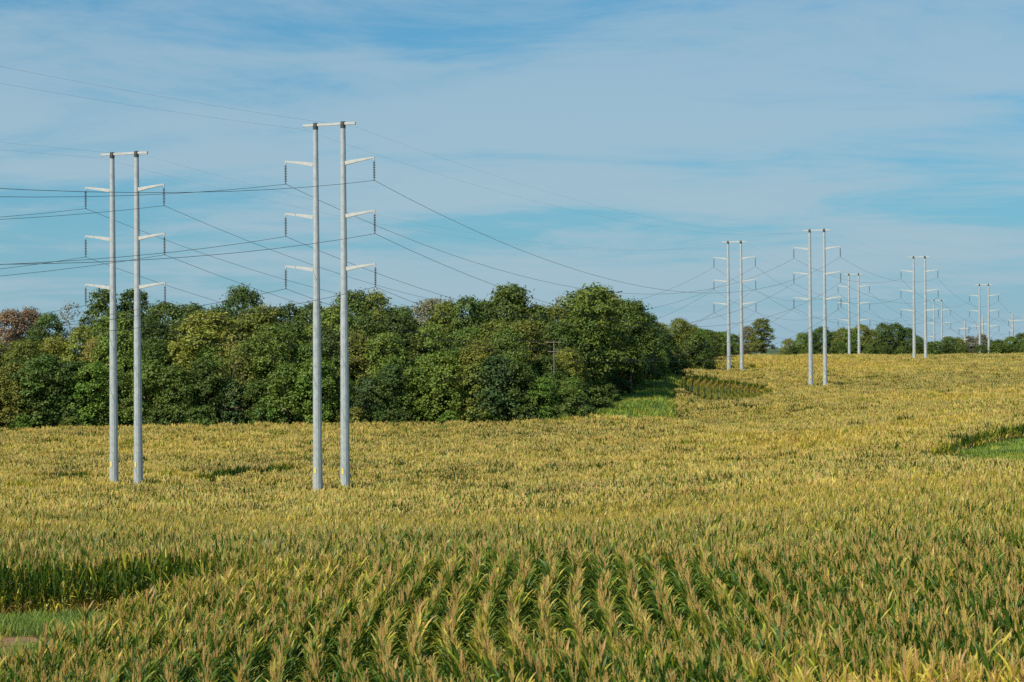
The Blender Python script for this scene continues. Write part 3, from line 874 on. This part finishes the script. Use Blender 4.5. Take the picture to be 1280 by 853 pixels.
# the wood edge climbing beside the bank
pal = ['dark green', 'mid green', 'deep green', 'olive green', 'bright green', 'dark green', 'deep green']
for i, (px, D, ty) in enumerate([(p_ - (50 if d_ < 352 else 16), d_, t_ + (6 if d_ < 352 and t_ > 436 else 0)) for p_, d_, t_ in [(742, 298, 458), (760, 303, 470), (735, 304, 440), (770, 312, 446), (790, 318, 462), (756, 318, 418), (782, 330, 432), (806, 330, 452), (800, 344, 425), (822, 346, 442), (815, 362, 418), (836, 366, 436),
                               (812, 352, 400), (832, 384, 414), (846, 388, 430), (848, 404, 418), (858, 410, 432), (838, 402, 404), (794, 350, 392), (822, 376, 392), (886, 412, 416), (894, 420, 426)]]):
    c = pal[i % 7]
    tree('edge', i, px, D, top_y=ty, color=c, label=f'{c} tree of the wood edge climbing beside the weedy bank', group=f'{c} trees beside the bank', wide=1.0)
for i, (px, D) in enumerate([(716, 294), (730, 299), (742, 308), (758, 317), (776, 331), (794, 347), (816, 366), (838, 388), (858, 408), (733, 291), (700, 290.5), (655, 290), (610, 290.5), (560, 290), (500, 290), (440, 290), (330, 290.5), (250, 290), (200, 290.5), (90, 290), (30, 290.5)]):
    tree('bush', i, px, D, height=random.uniform(3.0, 4.6), color=pal[(i * 3) % 7], name='shrub', cat='shrub', label=f'{pal[(i*3)%7]} low shrub at the foot of the wood', group=f'{pal[(i*3)%7]} shrubs at the foot of the wood', wide=1.1)
# tree belt behind the crest, between wood and lone tree
for i, (px, D, ty) in enumerate([(852, 470, 410), (866, 500, 414), (880, 520, 412), (893, 540, 417), (874, 480, 418), (860, 432, 404), (871, 445, 409), (884, 462, 412), (895, 480, 415), (848, 424, 398), (905, 560, 415), (903, 500, 420), (915, 575, 418)]):
    c = ['mid green', 'olive green', 'bright green', 'deep green'][i % 4]
    tree('wood', i, px, D, top_y=ty, color=c, label=f'{c} tree of the belt between the wood end and the lone tall tree', group=f'{c} belt trees beyond the wood', wide=.9)
tree('tall', 1, 952, 570, top_y=397, color='olive green', label='lone tall oval tree beside the second tower pair, behind the crest', wide=1.5)
tree('wood', 3, 934, 575, top_y=408, color='grey brown', label='dull brownish tree leaning against the lone tall tree', wide=.75)
# hedge of trees behind the crest, right
x = 986; i = 0
prof = ([980, 1000, 1020, 1040, 1060, 1075, 1090, 1110, 1122, 1135, 1150, 1160, 1180, 1200, 1225, 1240, 1260, 1280, 1340], [420, 418, 411, 411, 412, 407, 409, 404, 406, 410, 418, 428, 420, 421, 414, 422, 423, 414, 410])
while x < 1345:
    D = 608 + random.uniform(0, 14) + (25 if 1165 < x < 1255 else 0)
    c = random.choice(['deep green', 'dark green', 'mid green', 'olive green', 'dark green'])
    if 1165 < x < 1262: c = random.choice(['grey brown', 'olive green', 'deep green'])
    tree('wood', i, x, D, top_y=float(interp(x, *prof)) + random.uniform(-2, 4), color=c, label=f'{c} tree of the far row behind the crest of the field', group=f'{c} far row trees', wide=random.uniform(.75, 1.0))
    x += random.uniform(10, 17); i += 1
x = 990; i = 0
while x < 1340:
    tree('edge', i, x, 601 + random.uniform(0, 4), height=random.uniform(7.5, 9.5), color=['dark green', 'deep green'][i % 2], label=f"{['dark green', 'deep green'][i % 2]} undergrowth tree at the foot of the far row", group='undergrowth trees of the far row ' + str(['dark', 'deep'][i % 2]), wide=.95)
    x += random.uniform(16, 24); i += 1

# ------------------------------------------------------------------ twin-pole towers
HEAD = math.atan2(930, 2400)            # bearing of both lines, clockwise from +Y
cH, sH = math.cos(HEAD), math.sin(HEAD)
POLE_X, ARM, SPACE, TOPGAP = 1.45, 3.0, 5.0, 3.6
def insulator_mesh():
    b = MB(); pts, rads = [(0, 0, 0)], [.03]
    n = 10
    for k in range(n):
        z = -.24 - k * .158
        pts += [(0, 0, z + .012), (0, 0, z), (0, 0, z - .05), (0, 0, z - .062)]; rads += [.03, .135, .115, .03]
    pts += [(0, 0, -1.86), (0, 0, -1.87), (0, 0, -1.97)]; rads += [.03, .07, .06]
    b.ring_tube(pts, rads, 8)
    return b.mesh('insulator', M_INS)
INS = insulator_mesh()
def arm_mesh():
    b = MB()
    b.beam((0.0, 0, -.12), (1.15, 0, 0.06), .28, .36, .22, .27)
    b.beam((1.149, 0, .06), (ARM - .02, 0, .30), .22, .27, .13, .14)
    b.box((ARM - .09, -.05, .04), (ARM + .03, .05, .30))
    return b.mesh('davit_arm', M_ARM)
ARM_ME = arm_mesh()
def beam_mesh():
    b = MB(); b.beam((-2.75, 0, 0), (2.75, 0, 0), .22, .22, .22, .22)
    for s in (-1, 1): b.box((s * 2.72 - .03, -.03, -.34), (s * 2.72 + .03, .03, -.12))
    return b.mesh('cross_beam', M_ARM)
BEAM_ME = beam_mesh()
CAP_ME = MB().ring_tube([(0, 0, -.42), (0, 0, -.18), (0, 0, -.17), (0, 0, .22)], [.252, .252, .256, .22], 12).mesh('pole_cap', M_CAP)
PLATE_ME = MB().box((-.10, -.02, -.27), (.10, .02, .27)).mesh('marker_plate', M_YEL)
def pole_mesh(H):
    b = MB()
    rb, rt = .47, .255
    z1, z2 = H * .14, H * .52
    f = lambda z: rb + (rt - rb) * max(z, 0) / H
    pts = [(0, 0, -.6), (0, 0, z1), (0, 0, z1 + .01), (0, 0, z2), (0, 0, z2 + .01), (0, 0, H)]
    b.ring_tube(pts, [f(0) + .02, f(z1) + .02, f(z1), f(z2) + .0, f(z2) - .02, rt - .02], 12, phase=R(4))
    return b.mesh('pole', M_GALV)
def bolt_band():
    return MB().ring_tube([(0, 0, -.09), (0, 0, .09)], [1, 1], 12).mesh('collar', M_GALV)
ATT = {}
def tower(key, px, D, top_y, label, head=HEAD):
    top = at(px, top_y, D)
    z0 = gz(top.x, top.y); H = top.z - z0
    e = empty('transmission_tower', (top.x, top.y, z0), -head)
    tag(e, label, 'power tower', 'twin pole transmission towers')
    pm = pole_mesh(H)
    for s in (-1, 1):
        p = put('pole', pm, e, (s * POLE_X, 0, 0))
        put('pole_cap', CAP_ME, p, (0, 0, H))
        pl = put('marker_plate', PLATE_ME, p)
        # on the face of the shaft turned towards the road
        zt = CORN_H + 1.55; rad = .47 + (.255 - .47) * zt / H
        a = math.pi * 1.5 + head * .5 - .25 * (1 if key[1] == '1' else 0)
        pl.location = (math.cos(a) * (rad + .022), math.sin(a) * (rad + .022), zt); pl.rotation_euler = (0, 0, a + math.pi / 2)
    put('cross_beam', BEAM_ME, e, (0, 0, H + .02))
    T_ = {}
    for lev in range(3):
        z = H - TOPGAP - SPACE * lev
        rad = .47 + (.255 - .47) * z / H
        for s in (-1, 1):
            a = put('davit_arm', ARM_ME, e, (s * (POLE_X + rad * .9), 0, z), 0 if s > 0 else math.pi)
            xi = s * (POLE_X + rad * .9 + ARM - .03)
            put('insulator', INS, e, (xi, 0, z + .08))
            T_[(lev, s)] = (xi, z + .08 - 1.95)
    for s in (-1, 1): T_[(-1, s)] = (s * 2.72, H - .33)
    ATT[key] = {k: Vector((top.x + x * math.cos(head), top.y - x * math.sin(head), z0 + z)) for k, (x, z) in T_.items()}
    return H
hs = {}
hs['R1'] = tower('R1', 411.5, 181.8, 156, 'grey twin pole tower in the corn, the tallest, before the middle of the wood')
hs['L1'] = tower('L1', 155.3, 196.7, 192.5, 'grey twin pole tower in the corn before the wood end with rust brown trees')
hs['R2'] = tower('R2', 1021, 382, 288, 'grey twin pole tower among yellow corn on the far slope')
hs['L2'] = tower('L2', 918, 422, 302.5, 'grey twin pole tower above the wavy corn rows near the lone tall tree')
hs['R3'] = tower('R3', 1149, 492, 321.5, 'grey twin pole tower whose feet are hidden by the crest, before the dark tree row')
hs['L3'] = tower('L3', 1067, 571, 343, 'thin twin pole tower on the crest between the yellow corn tower and the next')
hs['L4'] = tower('L4', 1172.3, 720, 375.5, 'faint twin pole tower rising behind a gap in the far tree row')
hs['R4'] = tower('R4', 1229.8, 631, 356, 'twin pole tower rising above the brownish part of the far tree row')
print('tower heights', {k: round(v, 1) for k, v in hs.items()})

def single_pole(px, D, top_y, label, arms, key=None):
    top = at(px, top_y, D); z0 = gz(top.x, top.y); H = top.z - z0
    e = empty('power_pole', (top.x, top.y, z0), -HEAD)
    put('pole', MB().ring_tube([(0, 0, -.5), (0, 0, H)], [.5, .27], 10).mesh('pole', M_GALV), e)
    for z, s, L in arms:
        b = MB(); b.beam((s * .2, 0, H - z), (s * L, 0, H - z + .25), .3, .4, .2, .22)
        put('davit_arm', b.mesh('davit_arm', M_ARM), e)
        put('insulator', INS, e, (s * (L - .1), 0, H - z + .15))
    tag(e, label, 'power pole', 'single poles beyond the far tree row')
    return e
single_pole(1206, 640, 401.5, 'faint single pole with short arms beside the far brownish trees', [(2.6, -1, 2.0), (2.6, 1, 1.2), (6.2, 1, 1.2), (9.5, -1, 1.6), (6.2, -1, 1.2)])
single_pole(1228.6, 700, 396.5, 'thin single pole seen between the two shafts of a far tower', [(2.6, -1, 2.4), (2.6, 1, 2.4), (7.2, 1, 3.2), (12, -1, 1.5), (12, 1, 3.4)])
single_pole(1265.6, 655, 393, 'single pole with long one sided arms at the end of the far row', [(2.2, 1, 4.6), (5.6, -1, 1.2), (8.2, 1, 4.8), (2.2, -1, 1.4)])

# ------------------------------------------------------------------ wires
def wire(name, pts, sag_k, rad, label, cat, group, n=28):
    path = []
    for a, b in zip(pts[:-1], pts[1:]):
        L = math.hypot(b.x - a.x, b.y - a.y)
        for i in range(n):
            t = i / n
            p = a.lerp(b, t); p.z -= sag_k * L * L * t * (1 - t) * 4
            path.append(p)
    path.append(pts[-1].copy())
    o = put(name, MB().ring_tube(path, [rad] * len(path), 5).mesh(name, M_WIRE, smooth=True))
    return tag(o, label, cat, group)
LEV = {0: 'top', 1: 'middle', 2: 'lowest'}
for line, seq, whom in (('R', ['R1', 'R2', 'R3', 'R4'], 'the tallest tower line'), ('L', ['L1', 'L2', 'L3', 'L4'], 'the line passing the wavy rows')):
    for (lev, s) in ATT[seq[0]]:
        P = [ATT[k][(lev, s)] for k in seq]
        span0 = 190.0 if line == 'R' else 190.0
        start = P[0] - Vector((sH, cH, 0)) * span0 + Vector((0, 0, 2.0))
        endp = P[-1] + Vector((sH, cH, 0)) * 150 - Vector((0, 0, 2.0))
        side = 'wood facing' if s < 0 else 'road facing'
        if lev < 0:
            wire('shield_wire', [start] + P + [endp], 3.2 / 200 ** 2, .005, f'thin {side} earth wire on the beam ends of {whom}', 'wire', 'earth wires')
        else:
            wire('conductor_wire', [start] + P + [endp], 7.6 / 200 ** 2, .020, f'{LEV[lev]} {side} conductor hung from the insulators of {whom}', 'wire', 'conductors')

# wooden utility pole against the wood with its small wires
u = at(692.5, 426, 297.5); uz = gz(u.x, u.y); UH = u.z - uz
e = empty('utility_pole', (u.x, u.y, uz), R(-20)); tag(e, 'weathered wooden utility pole with crossarms against the dark wood', 'utility pole')
put('pole', MB().ring_tube([(0, 0, -.4), (0, 0, UH)], [.17, .11], 8).mesh('pole', M_WOOD), e)
UA = []
for zo, L in ((.25, 1.25), (1.7, 1.0)):
    put('crossarm', MB().box((-L, -.18, UH - zo - .06), (L, -.115, UH - zo + .06)).mesh('crossarm', M_WOOD), e)
    for s in (-1, 1):
        put('insulator', MB().ring_tube([(s * (L - .1), -.147, UH - zo + .06), (s * (L - .1), -.147, UH - zo + .12), (s * (L - .1), -.147, UH - zo + .26)], [.03, .06, .04], 7).mesh('pin_insulator', M_INS), e)
        UA.append(Vector((u.x + s * (L - .1) * math.cos(R(-20)), u.y + s * (L - .1) * math.sin(R(-20)), uz + UH - zo + .25)))
names = ['upper', 'upper', 'lower', 'lower']
for i, a in enumerate(UA):
    r = at(905, 446 + 2 * i, 452) + Vector((0, 0, 3 + .6 * i)); l = at(-40, 402 + 3 * i + (i % 2) * 6, 255)
    r.z = gz(r.x, r.y) + 8.0 - (i // 2) * 1.4
    wire('utility_wire', [l, a, r], 2.2 / 120 ** 2 * .6, .012, f"{names[i]} {'wood side' if i % 2 == 0 else 'field side'} wire of the wooden utility pole crossing before the trees", 'wire', 'utility wires')
